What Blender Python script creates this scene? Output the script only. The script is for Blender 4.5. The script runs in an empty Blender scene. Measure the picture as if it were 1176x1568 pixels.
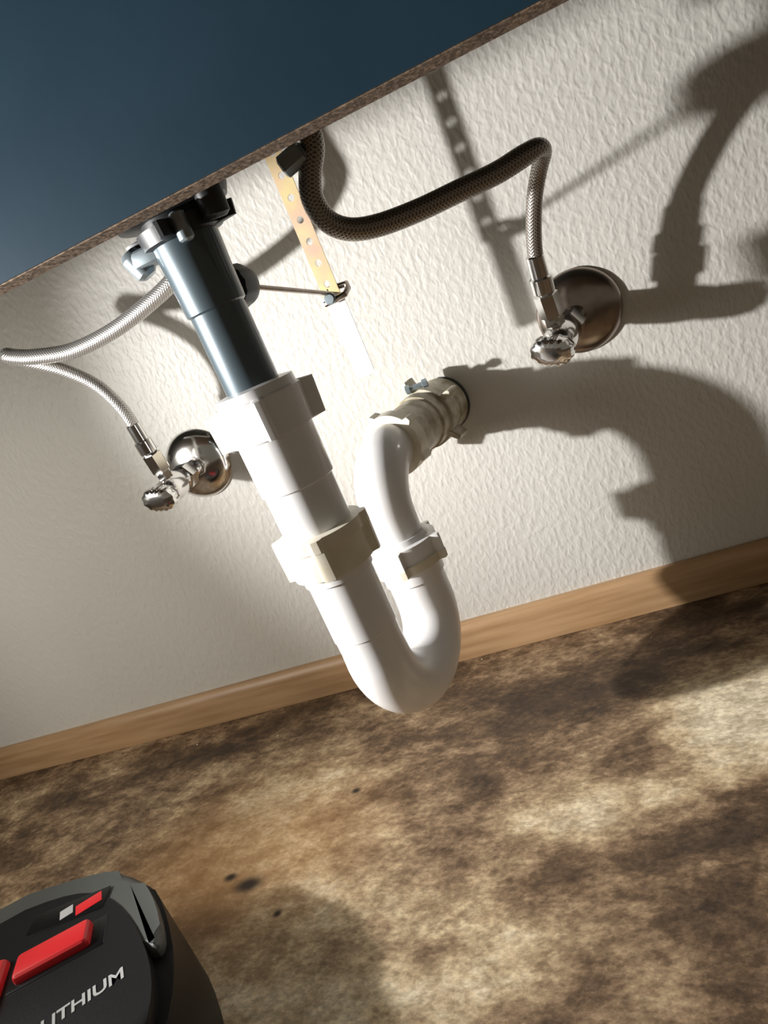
import bpy, bmesh, math, random
from mathutils import Vector, Matrix
random.seed(4)
sc=bpy.context.scene
try: sc.view_settings.view_transform='Standard'
except Exception: pass
COL=sc.collection

# ---------------- material helpers ----------------
def mat(name,color,rough=.5,metal=0.,spec=None,bump=None,coat=0.,sheen=None,vary=None):
    m=bpy.data.materials.new(name); m.use_nodes=True
    nt=m.node_tree; b=nt.nodes['Principled BSDF']
    b.inputs['Base Color'].default_value=(*color,1); b.inputs['Roughness'].default_value=rough
    b.inputs['Metallic'].default_value=metal
    if spec is not None: b.inputs['Specular IOR Level'].default_value=spec
    if coat: b.inputs['Coat Weight'].default_value=coat; b.inputs['Coat Roughness'].default_value=.08
    tc=nt.nodes.new('ShaderNodeTexCoord')
    if vary:
        c2,scale=vary
        n=nt.nodes.new('ShaderNodeTexNoise'); n.inputs['Scale'].default_value=scale; n.inputs['Detail'].default_value=4
        nt.links.new(tc.outputs['Object'],n.inputs['Vector'])
        r=nt.nodes.new('ShaderNodeValToRGB'); r.color_ramp.elements[0].position=.35; r.color_ramp.elements[1].position=.68
        r.color_ramp.elements[0].color=(*color,1); r.color_ramp.elements[1].color=(*c2,1)
        nt.links.new(n.outputs['Fac'],r.inputs['Fac']); nt.links.new(r.outputs['Color'],b.inputs['Base Color'])
    if bump:
        scale,st,dist=bump
        n=nt.nodes.new('ShaderNodeTexNoise'); n.inputs['Scale'].default_value=scale; n.inputs['Detail'].default_value=3
        nt.links.new(tc.outputs['Object'],n.inputs['Vector'])
        bp=nt.nodes.new('ShaderNodeBump'); bp.inputs['Strength'].default_value=st; bp.inputs['Distance'].default_value=dist
        nt.links.new(n.outputs['Fac'],bp.inputs['Height']); nt.links.new(bp.outputs['Normal'],b.inputs['Normal'])
    return m

def mat_wall():
    m=bpy.data.materials.new('textured_wall_paint'); m.use_nodes=True; nt=m.node_tree; L=nt.links.new
    b=nt.nodes['Principled BSDF']; b.inputs['Roughness'].default_value=.5
    tc=nt.nodes.new('ShaderNodeTexCoord')
    n0=nt.nodes.new('ShaderNodeTexNoise'); n0.inputs['Scale'].default_value=6; n0.inputs['Detail'].default_value=3
    L(tc.outputs['Object'],n0.inputs['Vector'])
    r=nt.nodes.new('ShaderNodeValToRGB'); r.color_ramp.elements[0].color=(.59,.57,.52,1); r.color_ramp.elements[1].color=(.67,.65,.605,1)
    L(n0.outputs['Fac'],r.inputs['Fac']); L(r.outputs['Color'],b.inputs['Base Color'])
    mp=nt.nodes.new('ShaderNodeMapping'); mp.inputs['Rotation'].default_value=(0,math.radians(-20),0); mp.inputs['Scale'].default_value=(1.0,1,.6)
    L(tc.outputs['Object'],mp.inputs['Vector'])
    n1=nt.nodes.new('ShaderNodeTexNoise'); n1.inputs['Scale'].default_value=225; n1.inputs['Detail'].default_value=1.5; n1.inputs['Distortion'].default_value=.2
    L(mp.outputs['Vector'],n1.inputs['Vector'])
    rr=nt.nodes.new('ShaderNodeValToRGB'); rr.color_ramp.elements[0].position=.40; rr.color_ramp.elements[1].position=.72
    L(n1.outputs['Fac'],rr.inputs['Fac'])
    bp=nt.nodes.new('ShaderNodeBump'); bp.inputs['Strength'].default_value=.42; bp.inputs['Distance'].default_value=.0008
    L(rr.outputs['Color'],bp.inputs['Height']); L(bp.outputs['Normal'],b.inputs['Normal'])
    return m

def mat_floor():
    m=bpy.data.materials.new('stained_subfloor'); m.use_nodes=True; nt=m.node_tree; L=nt.links.new
    b=nt.nodes['Principled BSDF']; b.inputs['Roughness'].default_value=.6
    tc=nt.nodes.new('ShaderNodeTexCoord')
    def noise(scale,detail,sx,sy,rot=0,off=(0,0,0),dist=0,rough=.55):
        mp=nt.nodes.new('ShaderNodeMapping'); mp.inputs['Scale'].default_value=(sx,sy,1); mp.inputs['Rotation'].default_value=(0,0,rot); mp.inputs['Location'].default_value=off
        L(tc.outputs['Object'],mp.inputs['Vector'])
        n=nt.nodes.new('ShaderNodeTexNoise'); n.inputs['Scale'].default_value=scale; n.inputs['Detail'].default_value=detail; n.inputs['Distortion'].default_value=dist; n.inputs['Roughness'].default_value=rough
        L(mp.outputs['Vector'],n.inputs['Vector']); return n.outputs['Fac']
    def ramp(f,els):
        r=nt.nodes.new('ShaderNodeValToRGB'); cr=r.color_ramp
        cr.elements[0].position,cr.elements[0].color=els[0][0],(*els[0][1],1)
        cr.elements[1].position,cr.elements[1].color=els[-1][0],(*els[-1][1],1)
        for p,c in els[1:-1]:
            e=cr.elements.new(p); e.color=(*c,1)
        L(f,r.inputs['Fac']); return r.outputs['Color']
    def mix(a,bb,f,mode='MIX'):
        x=nt.nodes.new('ShaderNodeMix'); x.data_type='RGBA'; x.blend_type=mode
        if isinstance(f,float): x.inputs[0].default_value=f
        else: L(f,x.inputs[0])
        L(a,x.inputs[6]); L(bb,x.inputs[7]); return x.outputs[2]
    def blob(x,y,r0,r1,sx,sy=1):   # 1 inside r0 .. 0 outside r1
        mp=nt.nodes.new('ShaderNodeMapping'); mp.inputs['Location'].default_value=(-x*sx,-y*sy,0); mp.inputs['Scale'].default_value=(sx,sy,0)
        L(tc.outputs['Object'],mp.inputs['Vector'])
        vl=nt.nodes.new('ShaderNodeVectorMath'); vl.operation='LENGTH'; L(mp.outputs['Vector'],vl.inputs[0])
        mr=nt.nodes.new('ShaderNodeMapRange'); mr.interpolation_type='SMOOTHSTEP'
        mr.inputs['From Min'].default_value=r1; mr.inputs['From Max'].default_value=r0
        L(vl.outputs['Value'],mr.inputs['Value']); return mr.outputs['Result']
    def madd(a,bv,k):
        q=nt.nodes.new('ShaderNodeMath'); q.operation='MULTIPLY_ADD'; L(bv,q.inputs[0]); q.inputs[1].default_value=k; L(a,q.inputs[2]); return q.outputs[0]
    f=noise(17,8,.75,1.15,.35,(1.3,.4,0),.1,.76)
    # large soft areas that lift or lower the floor tone
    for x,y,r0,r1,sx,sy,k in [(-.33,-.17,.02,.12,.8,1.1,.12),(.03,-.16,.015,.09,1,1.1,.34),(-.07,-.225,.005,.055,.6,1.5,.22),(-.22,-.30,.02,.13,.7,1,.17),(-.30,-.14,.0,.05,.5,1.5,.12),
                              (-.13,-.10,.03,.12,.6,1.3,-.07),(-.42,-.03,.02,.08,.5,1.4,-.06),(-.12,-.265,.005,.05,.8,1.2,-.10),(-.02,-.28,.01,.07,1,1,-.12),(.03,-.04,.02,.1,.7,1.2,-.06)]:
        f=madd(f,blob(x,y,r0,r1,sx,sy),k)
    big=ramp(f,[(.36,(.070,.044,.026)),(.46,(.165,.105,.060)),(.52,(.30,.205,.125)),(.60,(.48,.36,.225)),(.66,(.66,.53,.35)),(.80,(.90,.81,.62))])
    mid=ramp(noise(60,6,.8,1.1,.5,(0,0,0),.0,.75),[(.42,(.55,.50,.44)),(.54,(.97,.94,.90)),(.64,(1.12,1.1,1.05))])
    fine=ramp(noise(300,3,.7,1,.4),[(.38,(.64,.60,.55)),(.60,(1.15,1.13,1.1))])
    c=mix(big,mid,.75,'MULTIPLY'); c=mix(c,fine,.65,'MULTIPLY')
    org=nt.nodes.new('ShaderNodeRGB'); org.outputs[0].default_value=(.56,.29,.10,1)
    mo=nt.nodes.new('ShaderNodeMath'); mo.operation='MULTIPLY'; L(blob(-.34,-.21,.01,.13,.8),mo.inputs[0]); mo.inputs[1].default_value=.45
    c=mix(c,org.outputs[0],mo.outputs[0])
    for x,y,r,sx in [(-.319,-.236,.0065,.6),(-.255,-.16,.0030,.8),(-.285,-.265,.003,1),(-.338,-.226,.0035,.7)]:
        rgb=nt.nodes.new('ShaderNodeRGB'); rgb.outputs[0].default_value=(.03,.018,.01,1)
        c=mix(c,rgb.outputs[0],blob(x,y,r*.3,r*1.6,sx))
    L(c,b.inputs['Base Color'])
    bp=nt.nodes.new('ShaderNodeBump'); bp.inputs['Strength'].default_value=.5; bp.inputs['Distance'].default_value=.001
    L(noise(160,4,.8,1,.4),bp.inputs['Height']); L(bp.outputs['Normal'],b.inputs['Normal'])
    return m

def mat_wood(name,c1,c2,axis_scale=(2,30,30)):
    m=bpy.data.materials.new(name); m.use_nodes=True; nt=m.node_tree; L=nt.links.new
    b=nt.nodes['Principled BSDF']; b.inputs['Roughness'].default_value=.4
    tc=nt.nodes.new('ShaderNodeTexCoord'); mp=nt.nodes.new('ShaderNodeMapping'); mp.inputs['Scale'].default_value=axis_scale
    L(tc.outputs['Object'],mp.inputs['Vector'])
    n=nt.nodes.new('ShaderNodeTexNoise'); n.inputs['Scale'].default_value=6; n.inputs['Detail'].default_value=5
    L(mp.outputs['Vector'],n.inputs['Vector'])
    r=nt.nodes.new('ShaderNodeValToRGB'); r.color_ramp.elements[0].position=.3; r.color_ramp.elements[1].position=.7
    r.color_ramp.elements[0].color=(*c1,1); r.color_ramp.elements[1].color=(*c2,1)
    L(n.outputs['Fac'],r.inputs['Fac']); L(r.outputs['Color'],b.inputs['Base Color'])
    return m

def mat_braid(name,c1,c2,rough=.3,scale=230,bs=.5):
    m=bpy.data.materials.new(name); m.use_nodes=True; nt=m.node_tree; L=nt.links.new
    b=nt.nodes['Principled BSDF']; b.inputs['Roughness'].default_value=rough; b.inputs['Metallic'].default_value=.8
    uv=nt.nodes.new('ShaderNodeUVMap'); 
    def wave(rot):
        mp=nt.nodes.new('ShaderNodeMapping'); mp.inputs['Rotation'].default_value=(0,0,rot); L(uv.outputs['UV'],mp.inputs['Vector'])
        w=nt.nodes.new('ShaderNodeTexWave'); w.inputs['Scale'].default_value=scale; L(mp.outputs['Vector'],w.inputs['Vector']); return w.outputs['Fac']
    mx=nt.nodes.new('ShaderNodeMath'); mx.operation='MAXIMUM'; L(wave(.6),mx.inputs[0]); L(wave(-.6),mx.inputs[1])
    r=nt.nodes.new('ShaderNodeValToRGB'); r.color_ramp.elements[0].color=(*c1,1); r.color_ramp.elements[1].color=(*c2,1)
    L(mx.outputs[0],r.inputs['Fac']); L(r.outputs['Color'],b.inputs['Base Color'])
    bp=nt.nodes.new('ShaderNodeBump'); bp.inputs['Strength'].default_value=bs; bp.inputs['Distance'].default_value=.0004
    L(mx.outputs[0],bp.inputs['Height']); L(bp.outputs['Normal'],b.inputs['Normal'])
    return m

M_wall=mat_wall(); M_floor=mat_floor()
M_base=mat_wood('oak_baseboard',(.38,.22,.105),(.53,.335,.18))
M_pboard=mat('particleboard_edge',(.13,.085,.052),.8,vary=((.28,.19,.12),260),bump=(300,.5,.001))
M_blue=mat('blue_laminate',(.012,.037,.060),.45,spec=.3,vary=((.015,.043,.070),18),bump=(120,.1,.0004))
M_counter=mat('dark_counter',(.05,.065,.055),.4,vary=((.08,.09,.07),14))
M_pvc=mat('white_pvc',(.84,.83,.83),.32,vary=((.80,.79,.78),35),coat=.25)
M_cream=mat('cream_nut_plastic',(.72,.66,.51),.4,vary=((.82,.77,.66),60))
M_beige=mat('aged_pvc',(.30,.25,.16),.45,vary=((.64,.60,.49),90))
M_black=mat('slate_abs',(.060,.085,.100),.40,.3,coat=.6)
M_blackm=mat('black_rubber',(.02,.022,.024),.45)
M_gun=mat('dull_zinc',(.42,.50,.54),.35,.7,vary=((.28,.33,.36),90))
M_chrome=mat('chrome',(.82,.81,.80),.14,1.)
M_chromed=mat('brownish_chrome',(.45,.40,.36),.22,1.,vary=((.33,.27,.23),60))  # chrome with a darker, browner base colour that varies at random
M_strap=mat('yellow_zinc_strap',(.80,.66,.34),.4,.4,vary=((.74,.50,.38),50))
M_strapw=mat('strap_end_painted_glare',(.96,.96,.96),.3,0.)  # lower end of the same strap, its overlit glare painted in as white
M_braid=mat_braid('braided_steel',(.22,.20,.18),(.80,.78,.75),.3,190)
M_braidd=mat_braid('dark_braided_steel',(.06,.048,.042),(.42,.38,.34),.30,170,.5)
M_red=mat('red_plastic',(.70,.025,.03),.35)
M_bblack=mat('black_plastic',(.008,.008,.009),.45,spec=.25,bump=(500,.2,.0003))
M_grey=mat('grey_plastic',(.085,.09,.085),.45,spec=.3)
M_label=mat('black_label',(.006,.006,.007),.3,spec=.3)
M_text=mat('label_print',(.5,.5,.5),.4)
M_crumb=mat('drywall_crumb',(.6,.55,.45),.8)

# ---------------- geometry helpers ----------------
def empty(name,loc=(0,0,0)):
    e=bpy.data.objects.new(name,None); e.location=loc; e.empty_display_size=.02; COL.objects.link(e); return e
def mk(name,bm,m,parent=None,ang=.6,smooth=True):
    me=bpy.data.meshes.new(name); bmesh.ops.recalc_face_normals(bm,faces=bm.faces); bm.to_mesh(me); bm.free()
    if smooth:
        me.shade_smooth(); me.set_sharp_from_angle(angle=ang)
    if isinstance(m,(list,tuple)):
        for x in m: me.materials.append(x)
    else: me.materials.append(m)
    o=bpy.data.objects.new(name,me); COL.objects.link(o)
    if parent:
        o.parent=parent; o.matrix_parent_inverse=Matrix.Translation(parent.location).inverted()
    return o
def cat(pts,n=8):
    P=[Vector(p) for p in pts]; P=[2*P[0]-P[1]]+P+[2*P[-1]-P[-2]]; out=[]
    for i in range(1,len(P)-2):
        a,b,c,d=P[i-1:i+3]
        for k in range(n):
            t=k/n
            out.append(.5*((2*b)+(c-a)*t+(2*a-5*b+4*c-d)*t*t+(3*b-a-3*c+d)*t**3))
    out.append(P[-2]); return out
def sweep(name,pts,rad,m,parent=None,segs=32,rfun=None,ang=.6,cap=True):
    bm=bmesh.new(); uvl=bm.loops.layers.uv.new('UVMap')
    P=[Vector(p) for p in pts]; n=len(P)
    R=rad if isinstance(rad,(list,tuple)) else [rad]*n
    T=[]
    for i in range(n):
        a=P[max(i-1,0)]; b=P[min(i+1,n-1)]
        t=(b-a)
        if t.length<1e-7: t=T[-1] if T else (P[-1]-P[0])
        T.append(t.normalized())
    ref=Vector((1,0,0)) if abs(T[0].x)<.9 else Vector((0,0,1))
    N=(ref-T[0]*ref.dot(T[0])).normalized(); rings=[]; L=0; Ls=[]
    for i in range(n):
        N=(N-T[i]*N.dot(T[i])).normalized(); B=T[i].cross(N)
        if i: L+=(P[i]-P[i-1]).length
        Ls.append(L)
        ring=[]
        for k in range(segs):
            a=2*math.pi*k/segs; r=R[i]
            if rfun: r=rfun(i,a,r)
            ring.append(bm.verts.new(P[i]+N*(math.cos(a)*r)+B*(math.sin(a)*r)))
        rings.append(ring)
    for i in range(n-1):
        for k in range(segs):
            f=bm.faces.new((rings[i][k],rings[i][(k+1)%segs],rings[i+1][(k+1)%segs],rings[i+1][k]))
            us=[(Ls[i],k/segs*.04),(Ls[i],(k+1)/segs*.04),(Ls[i+1],(k+1)/segs*.04),(Ls[i+1],k/segs*.04)]
            for lp,u in zip(f.loops,us): lp[uvl].uv=u
    if cap:
        bm.faces.new(rings[0][::-1]); bm.faces.new(rings[-1])
    return mk(name,bm,m,parent,ang)
def lathe(name,o,d,prof,m,parent=None,segs=48,rfun=None,ang=.6):
    o=Vector(o); d=Vector(d).normalized()
    pts=[];rad=[]
    last=None
    for t,r in prof:
        if last is not None and t<=last: t=last+1e-5
        last=t; pts.append(o+d*t); rad.append(max(r,1e-4))
    return sweep(name,pts,rad,m,parent,segs,rfun,ang)
def lugs(n,w,h,phase=0.,rows=None):
    def f(i,a,r):
        if rows and i not in rows: return r
        x=((a-phase)*n/(2*math.pi))%1.; x=min(x,1-x)
        return r+h*(1 if x<w else (max(0,1-(x-w)/.035) if x<w+.035 else 0))
    return f
def box(name,lo,hi,m,parent=None,bev=0.,seg=3):
    bm=bmesh.new(); bmesh.ops.create_cube(bm,size=1)
    for v in bm.verts: v.co=Vector([(lo[i]+hi[i])/2+v.co[i]*(hi[i]-lo[i]) for i in range(3)])
    if bev: bmesh.ops.bevel(bm,geom=bm.edges[:]+bm.verts[:],offset=bev,segments=seg,profile=.5,affect='EDGES')
    return mk(name,bm,m,parent,.5)
def prism(name,outline,z0,z1,m,parent=None,bev=.004,rnd=3,seg=4):
    P=[Vector((x,y)) for x,y in outline]
    for _ in range(rnd):
        Q=[]
        for i in range(len(P)):
            a,b=P[i],P[(i+1)%len(P)]; Q+= [a*.75+b*.25,a*.25+b*.75]
        P=Q
    bm=bmesh.new(); lo=[bm.verts.new((p.x,p.y,z0)) for p in P]; hi=[bm.verts.new((p.x,p.y,z1)) for p in P]
    n=len(P)
    for i in range(n): bm.faces.new((lo[i],lo[(i+1)%n],hi[(i+1)%n],hi[i]))
    bm.faces.new(lo[::-1]); bm.faces.new(hi)
    ed=[e for e in bm.edges if abs(e.verts[0].co.z-e.verts[1].co.z)<1e-7]
    bmesh.ops.bevel(bm,geom=ed,offset=bev,segments=seg,profile=.5,affect='EDGES')
    return mk(name,bm,m,parent,.7)

# ---------------- room ----------------
def slab(name,lo,hi,m): return box(name,lo,hi,m)
slab('wall_back',(-1.6,0,-.02),(1.3,.08,1.3),M_wall)
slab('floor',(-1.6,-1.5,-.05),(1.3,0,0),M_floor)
bm=bmesh.new(); prof=[(0,0),(-.010,0),(-.010,.026),(-.0085,.031),(-.005,.034),(0,.034)]
rs=[[bm.verts.new((x,y,z+.0003)) for y,z in prof] for x in (-1.6,1.3)]
for k in range(len(prof)):
    j=(k+1)%len(prof); bm.faces.new((rs[0][k],rs[0][j],rs[1][j],rs[1][k]))
bm.faces.new(rs[0]); bm.faces.new(rs[1][::-1])
mk('baseboard_back',bm,M_base)

# ---------------- sink counter with apron panel ----------------
ct=empty('sink_countertop',(0,-.2,.62))
box('apron_laminate_face',(-1.5,-.304,.3915),(1.2,-.3025,.62),M_blue,ct)
box('apron_particleboard_core',(-1.5,-.3025,.391),(1.2,-.286,.62),M_pboard,ct)
box('counter_slab',(-1.5,-.325,.6205),(1.2,-.0005,.655),M_counter,ct,.003)

# ---------------- drain tailpiece ----------------
AX,AY=-.175,-.2
tp=empty('drain_tailpiece',(AX,AY,.35))
A=Vector((AX,AY,0)); Z=Vector((0,0,1))
lathe('tube',A,Z,[(.285,.0150),(.29,.0158),(.352,.0158),(.353,.0172),(.357,.0175),(.372,.0178),(.385,.0185),(.40,.019),(.43,.019)],M_black,tp)
lathe('locknut',A,Z,[(.391,.019),(.392,.0225),(.400,.0235),(.401,.019),(.42,.019)],M_blackm,tp,96,lugs(4,.05,.009,.1,(1,2)),.4)
lathe('drain_flange',A,Z,[(.404,.018),(.405,.031),(.410,.033),(.418,.033),(.419,.02)],M_blackm,tp)
lathe('locknut_wing',Vector((AX-.026,AY-.004,.382)),Vector((-.35,-.1,1)),[(0,.004),(.002,.0065),(.013,.007),(.016,.005)],M_gun,tp,24)
box('locknut_bridge',(AX-.030,AY-.012,.386),(AX-.012,AY+.004,.396),M_gun,tp,.003)
lathe('locknut_wing_b',Vector((AX+.026,AY-.010,.392)),Vector((.1,-.1,1)),[(0,.005),(.002,.0075),(.018,.0075),(.02,.005)],M_blackm,tp,24)
lathe('clamp_screw',Vector((AX+.010,AY-.020,.387)),Z,[(0,.003),(.001,.0042),(.014,.0042),(.015,.003)],M_gun,tp,16)
pd=Vector((.15,1,-.05)).normalized()
lathe('pivot_port',Vector((AX,AY+.008,.362)),pd,[(0,.009),(.012,.0095),(.013,.0125),(.024,.013),(.030,.0115),(.033,.007),(.034,.003)],M_blackm,tp,40,lambda i,a,r:r*(1+.03*math.cos(12*a)) if i in(2,3) else r)

# ---------------- pop-up linkage ----------------
pl=empty('pop_up_linkage',(-.146,-.075,.34))
rod0=Vector((AX+.006,AY+.036,.360)); rod1=Vector((-.139,-.070,.3335))
sweep('pivot_rod',[rod0,rod0.lerp(rod1,.5),rod1],.0016,M_chromed,pl,12)
def strap(name,x,y,z0,z1,w,m,holes,hr=.0024,th=.0007):
    cu=bpy.data.curves.new(name,'CURVE'); cu.dimensions='2D'; cu.fill_mode='BOTH'; cu.extrude=th
    def poly(ps):
        s=cu.splines.new('POLY'); s.points.add(len(ps)-1); s.use_cyclic_u=True
        for p,q in zip(s.points,ps): p.co=(q[0],q[1],0,1)
    h=w/2; c=.002
    poly([(-h+c,z0),(h-c,z0),(h,z0+c),(h,z1-c),(h-c,z1),(-h+c,z1),(-h,z1-c),(-h,z0+c)])
    for hz in holes: poly([(hr*math.cos(t*math.pi/8),hz+hr*math.sin(t*math.pi/8)) for t in range(16)])
    t=bpy.data.objects.new('tmp',cu); COL.objects.link(t)
    dg=bpy.context.evaluated_depsgraph_get(); me=bpy.data.meshes.new_from_object(t.evaluated_get(dg)); bpy.data.objects.remove(t)
    me.materials.clear(); me.materials.append(m)
    me.transform(Matrix.Translation((x,y,0))@Matrix.Rotation(math.pi/2,4,'X'))
    o=bpy.data.objects.new(name,me); COL.objects.link(o); o.parent=pl; o.matrix_parent_inverse=Matrix.Translation(pl.location).inverted(); return o
strap('clevis_strap',-.1465,-.075,.333,.47,.0125,M_strap,[.345,.360,.375,.39,.405,.42,.435,.45])
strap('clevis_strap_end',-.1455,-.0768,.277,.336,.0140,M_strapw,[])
cl=Vector((-.139,-.079,.337))
sweep('spring_clip',[cl+Vector(p) for p in [(-.012,-.004,-.004),(-.004,-.007,-.004),(.004,-.006,-.003),(.006,0,0),(.005,.005,.003),(-.004,.007,.004),(-.010,.005,.004)]],.0022,M_chromed,pl,10)
lathe('thumb_screw',cl+Vector((-.006,-.012,-.002)),(0,1,0),[(0,.003),(.001,.004),(.006,.004),(.007,.002),(.02,.002)],M_gun,pl,20)

# ---------------- p-trap ----------------
pt=empty('p_trap',(AX,AY,.2))
lathe('upper_slip_nut',A,Z,[(.277,.0225),(.278,.0250),(.297,.0260),(.300,.0260),(.301,.024),(.306,.0235),(.307,.0165)],M_pvc,pt,144,lugs(4,.05,.0072,.35,(1,2,3)),.45)
lathe('extension_body',A,Z,[(.205,.0212),(.245,.0214),(.246,.0228),(.279,.0230)],M_pvc,pt,64)
lathe('lower_slip_nut',A,Z,[(.190,.023),(.191,.0258),(.208,.0262),(.212,.0262),(.213,.0225),(.216,.0215)],M_cream,pt,144,lugs(4,.07,.0040,.2,(1,2,3)),.45)
lathe('lower_washer',A,Z,[(.2085,.0268),(.209,.0274),(.2165,.0274),(.217,.022)],M_cream,pt,96,lugs(4,.07,.0030,.2,(1,2)),.45)
h=Vector((.036,.127,0)).normalized()
Rb=.0375; zc=.1235
C=A+h*Rb
pts=[A+Z*.197,A+Z*.185,A+Z*.1845,A+Z*.165,A+Z*.145,A+Z*.1445,A+Z*.135]
rad=[.0222,.0222,.0208,.0208,.0208,.0202,.0200]
for k in range(0,25):
    a=math.pi*k/24; pts.append(C+Z*zc-h*(Rb*math.cos(a))-Z*(Rb*math.sin(a))); rad.append(.0205)
B=A+h*(2*Rb)
for z,r in [(.130,.0203),(.140,.0203),(.1405,.0218),(.156,.0218)]: pts.append(B+Z*z); rad.append(r)
sweep('j_bend',pts,rad,M_pvc,pt,56)
lathe('riser_slip_nut',B,Z,[(.150,.0225),(.151,.0246),(.165,.0250),(.168,.0248),(.1685,.0205),(.172,.019)],M_pvc,pt,144,lugs(5,.06,.005,1.0,(1,2,3)),.45)
lathe('riser_washer',B,Z,[(.1495,.022),(.150,.0258),(.156,.0260),(.157,.023)],M_cream,pt,96,lugs(5,.06,.004,1.0,(1,2)),.45)
Re=.036; ze=.189
pts=[B+Z*.16,B+Z*.175]; rad=[.0175,.0175]
for k in range(0,17):
    a=math.pi/2*k/16; pts.append(B+Z*(ze+Re*math.sin(a))+h*(Re*(1-math.cos(a)))); rad.append(.0180+.0008*math.sin(2*a))
W=B+Z*(ze+Re)
pts.append(W+h*.040); rad.append(.018)
sweep('trap_elbow',pts,rad,M_pvc,pt,56)
lathe('elbow_collar',W,h,[(.036,.0185),(.037,.0232),(.048,.0236),(.049,.0205)],M_cream,pt,96,lugs(5,.05,.003,.6,(1,2)),.45)
lathe('trap_arm',W,h,[(.045,.0195),(.084,.0205),(.085,.0220),(.137,.0225)],M_beige,pt,56)
lathe('wall_slip_nut',W,h,[(.096,.022),(.097,.0240),(.110,.0245),(.112,.024),(.113,.022)],M_beige,pt,144,lugs(5,.045,.008,-.5,(1,2,3)),.45)
lathe('clamp_screw_head',W+h*.094+Z*.0265-Vector((.004,0,0)),Vector((1,.1,0)),[(0,.002),(.0008,.0036),(.004,.0036),(.0045,.002),(.014,.002),(.0145,.0034),(.018,.0034),(.0185,.002)],M_gun,pt,6,None,.3)
lathe('wall_grommet',W,h,[(.134,.022),(.1345,.0232),(.1375,.0232)],M_blackm,pt,48)

# ---------------- shut-off valves ----------------
def valve(name,base,tip,out_top,hm,ph=.5):
    base=Vector(base); tip=Vector(tip); d=(tip-base).normalized()
    e=empty(name,base)
    lathe('escutcheon',base,(0,-1,0),[(.0005,.031),(.002,.0315),(.004,.030),(.007,.026),(.0095,.019),(.011,.012),(.0115,.009)],hm,e,64)
    lathe('stub_pipe',base,d,[(0.004,.008),(.030,.008)],M_chrome,e,32)
    lathe('compression_nut',base,d,[(.022,.010),(.023,.0115),(.034,.0115),(.036,.0095)],M_chrome,e,6,None,.3)
    lathe('valve_body',base,d,[(.034,.009),(.038,.0115),(.052,.0118),(.062,.0105),(.066,.008),(.070,.0065)],M_chrome,e,40)
    ot=Vector(out_top); ob=base+d*.052
    od=(ot-ob); 
    lathe('outlet',ob,od,[(0,.0065),(od.length*.5,.0065),(od.length*.5+.001,.0085),(od.length,.0085),(od.length+.001,.0065)],M_chrome,e,6,None,.3)
    hb=base+d*.064
    lathe('oval_handle',hb,d,[(0,.006),(.0015,.0095),(.004,.0118),(.010,.0126),(.014,.0118),(.016,.009),(.0165,.005),(.0166,.001)],M_chrome,e,96,
          lambda i,a,r:r*(1+.20*math.cos(2*a+ph))*(1+(.03*math.cos(14*a) if 1<i<5 else 0)),.7)
    return e
valve('shutoff_valve',(-.342,0,.252),(-.346,-.075,.246),(-.344,-.059,.281),M_chrome)
valve('shutoff_valve',(.006,0,.256),(-.020,-.070,.245),(-.012,-.055,.281),M_chromed)

# ---------------- supply hoses ----------------
def hose(name,pts,m,rf):
    P=[Vector(p)/1000 for p in pts]; e=empty(name,P[0])
    C=cat(P,8); n=len(C)
    sweep('braided_line',C,[rf(i/(n-1)) for i in range(n)],m,e,24)
    d0=(P[1]-P[0]).normalized()
    lathe('valve_ferrule',P[0],d0,[(-.004,.007),(-.003,.0078),(.007,.0078),(.008,.0062),(.022,.006),(.023,.005)],M_chrome,e,24)
    d1=(P[-1]-P[-2]).normalized()
    lathe('faucet_ferrule',P[-1]-d1*.012,d1,[(0,.006),(.001,.0068),(.012,.0068),(.013,.010),(.03,.010)],M_chrome,e,24)
    return e
hose('supply_hose',[(-344,-60,286),(-344,-62,302),(-344,-66,322),(-352,-70,346),(-369,-74,366),(-389,-78,381),(-401,-80,389),(-403,-82,393),(-395,-83,389),(-379,-84,383),(-350,-82,376),(-315,-82,376),(-282,-82,381),(-250,-80,390),(-224,-75,406),(-214,-65,430),(-212,-60,460)],M_braid,lambda t:.0050+.0010*min(1,max(0,(t-.35)/.1)))
hose('supply_hose',[(-12,-55,286),(-11,-58,300),(-8,-62,316),(0,-70,339),(8,-78,354),(14,-88,363),(12,-96,366),(3,-102,365),(-15,-110,362),(-39,-120,361),(-63,-130,360),(-86,-140,361),(-101,-149,365),(-110,-155,374),(-112,-159,387),(-107,-160,400),(-100,-160,412),(-98,-160,430)],M_braidd,lambda t:.0052+.0014*min(1,max(0,(t-.3)/.12)))
fs=empty('faucet_shank',(-.13,-.16,.43))
lathe('shank_nut',Vector((-.116,-.165,.408)),Vector((1,.1,.25)),[(-.004,.005),(-.003,.0065),(.010,.0065),(.012,.004)],M_gun,fs,6,None,.3)
lathe('faucet_shank_tube',Vector((-.096,-.16,.425)),Z,[(0,.010),(.002,.0115),(.02,.0115),(.022,.009),(.194,.009)],M_chromed,fs,24)

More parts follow.
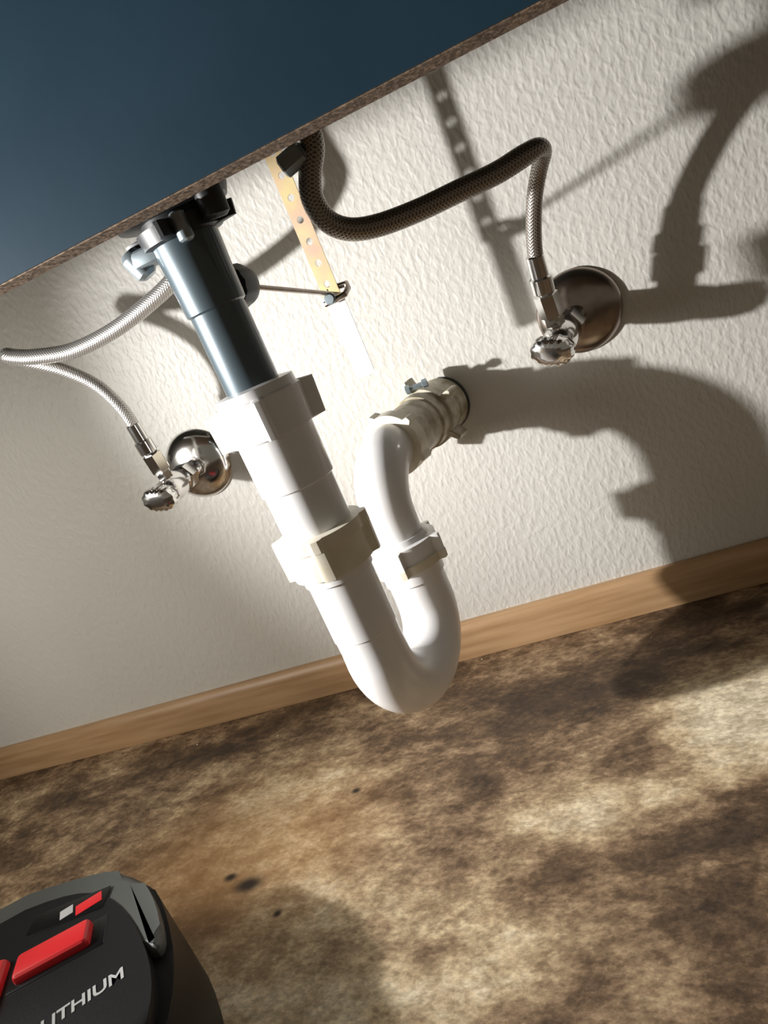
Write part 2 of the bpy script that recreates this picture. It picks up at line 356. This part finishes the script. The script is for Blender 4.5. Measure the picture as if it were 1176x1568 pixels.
# ---------------- tool battery ----------------
tb=empty('tool_battery',(-.36,-.38,0))
full=[(-.47,-.298),(-.40,-.283),(-.347,-.281),(-.313,-.308),(-.274,-.362),(-.262,-.415),(-.33,-.49),(-.50,-.42)]
prism('lower_case',full,.0005,.064,M_bblack,tb,.005,2)
grey=[(-.468,-.300),(-.40,-.285),(-.349,-.283),(-.315,-.310),(-.288,-.346),(-.302,-.348),(-.335,-.325),(-.38,-.325),(-.44,-.34)]
prism('upper_shell',grey,.030,.0715,M_grey,tb,.006,2)
deck=[(-.455,-.318),(-.392,-.297),(-.352,-.303),(-.308,-.336),(-.276,-.374),(-.268,-.412),(-.33,-.48),(-.48,-.41)]
prism('top_deck',deck,.055,.0725,M_bblack,tb,.004,2)
def rbox(name,c,sx,sy,z0,z1,deg,m,bev):
    o=box(name,(-sx/2,-sy/2,z0),(sx/2,sy/2,z1),m,None,bev)
    me=o.data; me.transform(Matrix.Translation((c[0],c[1],0))@Matrix.Rotation(math.radians(deg),4,'Z'))
    o.parent=tb; o.matrix_parent_inverse=Matrix.Translation(tb.location).inverted(); return o
rbox('top_label',(-.375,-.313),.050,.017,.0722,.0729,16,M_label,.0002)
rbox('label_stripe',(-.362,-.3095),.016,.009,.0727,.0732,35,M_red,.0001)
rbox('label_stripe_light',(-.376,-.3135),.008,.008,.0727,.0731,35,M_text,.0001)
rbox('latch_recess',(-.360,-.343),.056,.024,.0700,.0732,27,M_label,.0015)
rbox('latch_button',(-.362,-.343),.043,.0185,.0700,.0785,27,M_red,.003)
rbox('side_trim',(-.396,-.366),.024,.042,.0650,.0775,27,M_red,.004)
def text(name,s,size,loc,rot,m):
    cu=bpy.data.curves.new(name,'FONT'); cu.body=s; cu.size=size; cu.extrude=.0002; cu.offset=.0002
    t=bpy.data.objects.new('tmp',cu); COL.objects.link(t)
    dg=bpy.context.evaluated_depsgraph_get(); me=bpy.data.meshes.new_from_object(t.evaluated_get(dg)); bpy.data.objects.remove(t)
    me.materials.clear(); me.materials.append(m); me.transform(Matrix.Translation(loc)@rot)
    o=bpy.data.objects.new(name,me); COL.objects.link(o); o.parent=tb; o.matrix_parent_inverse=Matrix.Translation(tb.location).inverted(); return o
text('label_text','LITHIUM',.0115,Vector((-.336,-.390,.0727)),Matrix.Rotation(math.radians(37),4,'Z'),M_text)

# ---------------- floor debris ----------------
bm=bmesh.new()
for x,y in [(-.19,-.018),(-.165,-.016),(-.235,-.022),(-.46,-.04),(-.02,-.05),(-.36,-.06)]:
    s=random.uniform(.0008,.0013)
    g=bmesh.ops.create_icosphere(bm,subdivisions=1,radius=s)
    for v in g['verts']:
        v.co=Vector((v.co.x*random.uniform(.7,1.3)+x,v.co.y*random.uniform(.7,1.3)+y,v.co.z*.7+s*.6))
mk('floor_debris',bm,M_crumb)

# ---------------- lights ----------------
def spot(name,loc,tgt,power,ang,blend,rad,col):
    l=bpy.data.lights.new(name,'SPOT'); l.energy=power; l.spot_size=math.radians(ang); l.spot_blend=blend; l.shadow_soft_size=rad; l.color=col
    o=bpy.data.objects.new(name,l); COL.objects.link(o); o.location=loc
    o.rotation_euler=(Vector(tgt)-Vector(loc)).to_track_quat('-Z','Y').to_euler(); return o
FL=(-.69,-.445,.360)
spot('flashlight_beam',FL,(.50,0,.26),46,79,1.,.012,(1,.985,.97))
spot('flashlight_spill',FL,(-.10,0,.20),5.5,150,.6,.12,(1,.96,.87))
w=bpy.data.worlds.new('room_ambient'); sc.world=w; w.use_nodes=True
w.node_tree.nodes['Background'].inputs[0].default_value=(1,.90,.72,1); w.node_tree.nodes['Background'].inputs[1].default_value=.13

# ---------------- camera ----------------
Rv=(0.90351611,-0.30117204,-0.30488366); Dv=(0.38383238,0.88511652,0.26313772); Iv=(0.19060784,-0.35477339,0.91531661)
right=Vector((Rv[0],Iv[0],-Dv[0])); up=-Vector((Rv[1],Iv[1],-Dv[1])); back=-Vector((Rv[2],Iv[2],-Dv[2]))
cam=bpy.data.cameras.new('camera'); co=bpy.data.objects.new('camera',cam); COL.objects.link(co)
mw=Matrix((right,up,back)).transposed().to_4x4(); mw.translation=Vector((0,-.6,.327)); co.matrix_world=mw
cam.sensor_fit='VERTICAL'; cam.sensor_height=36; cam.lens=36*1150/1568; cam.clip_start=.01
sc.camera=co
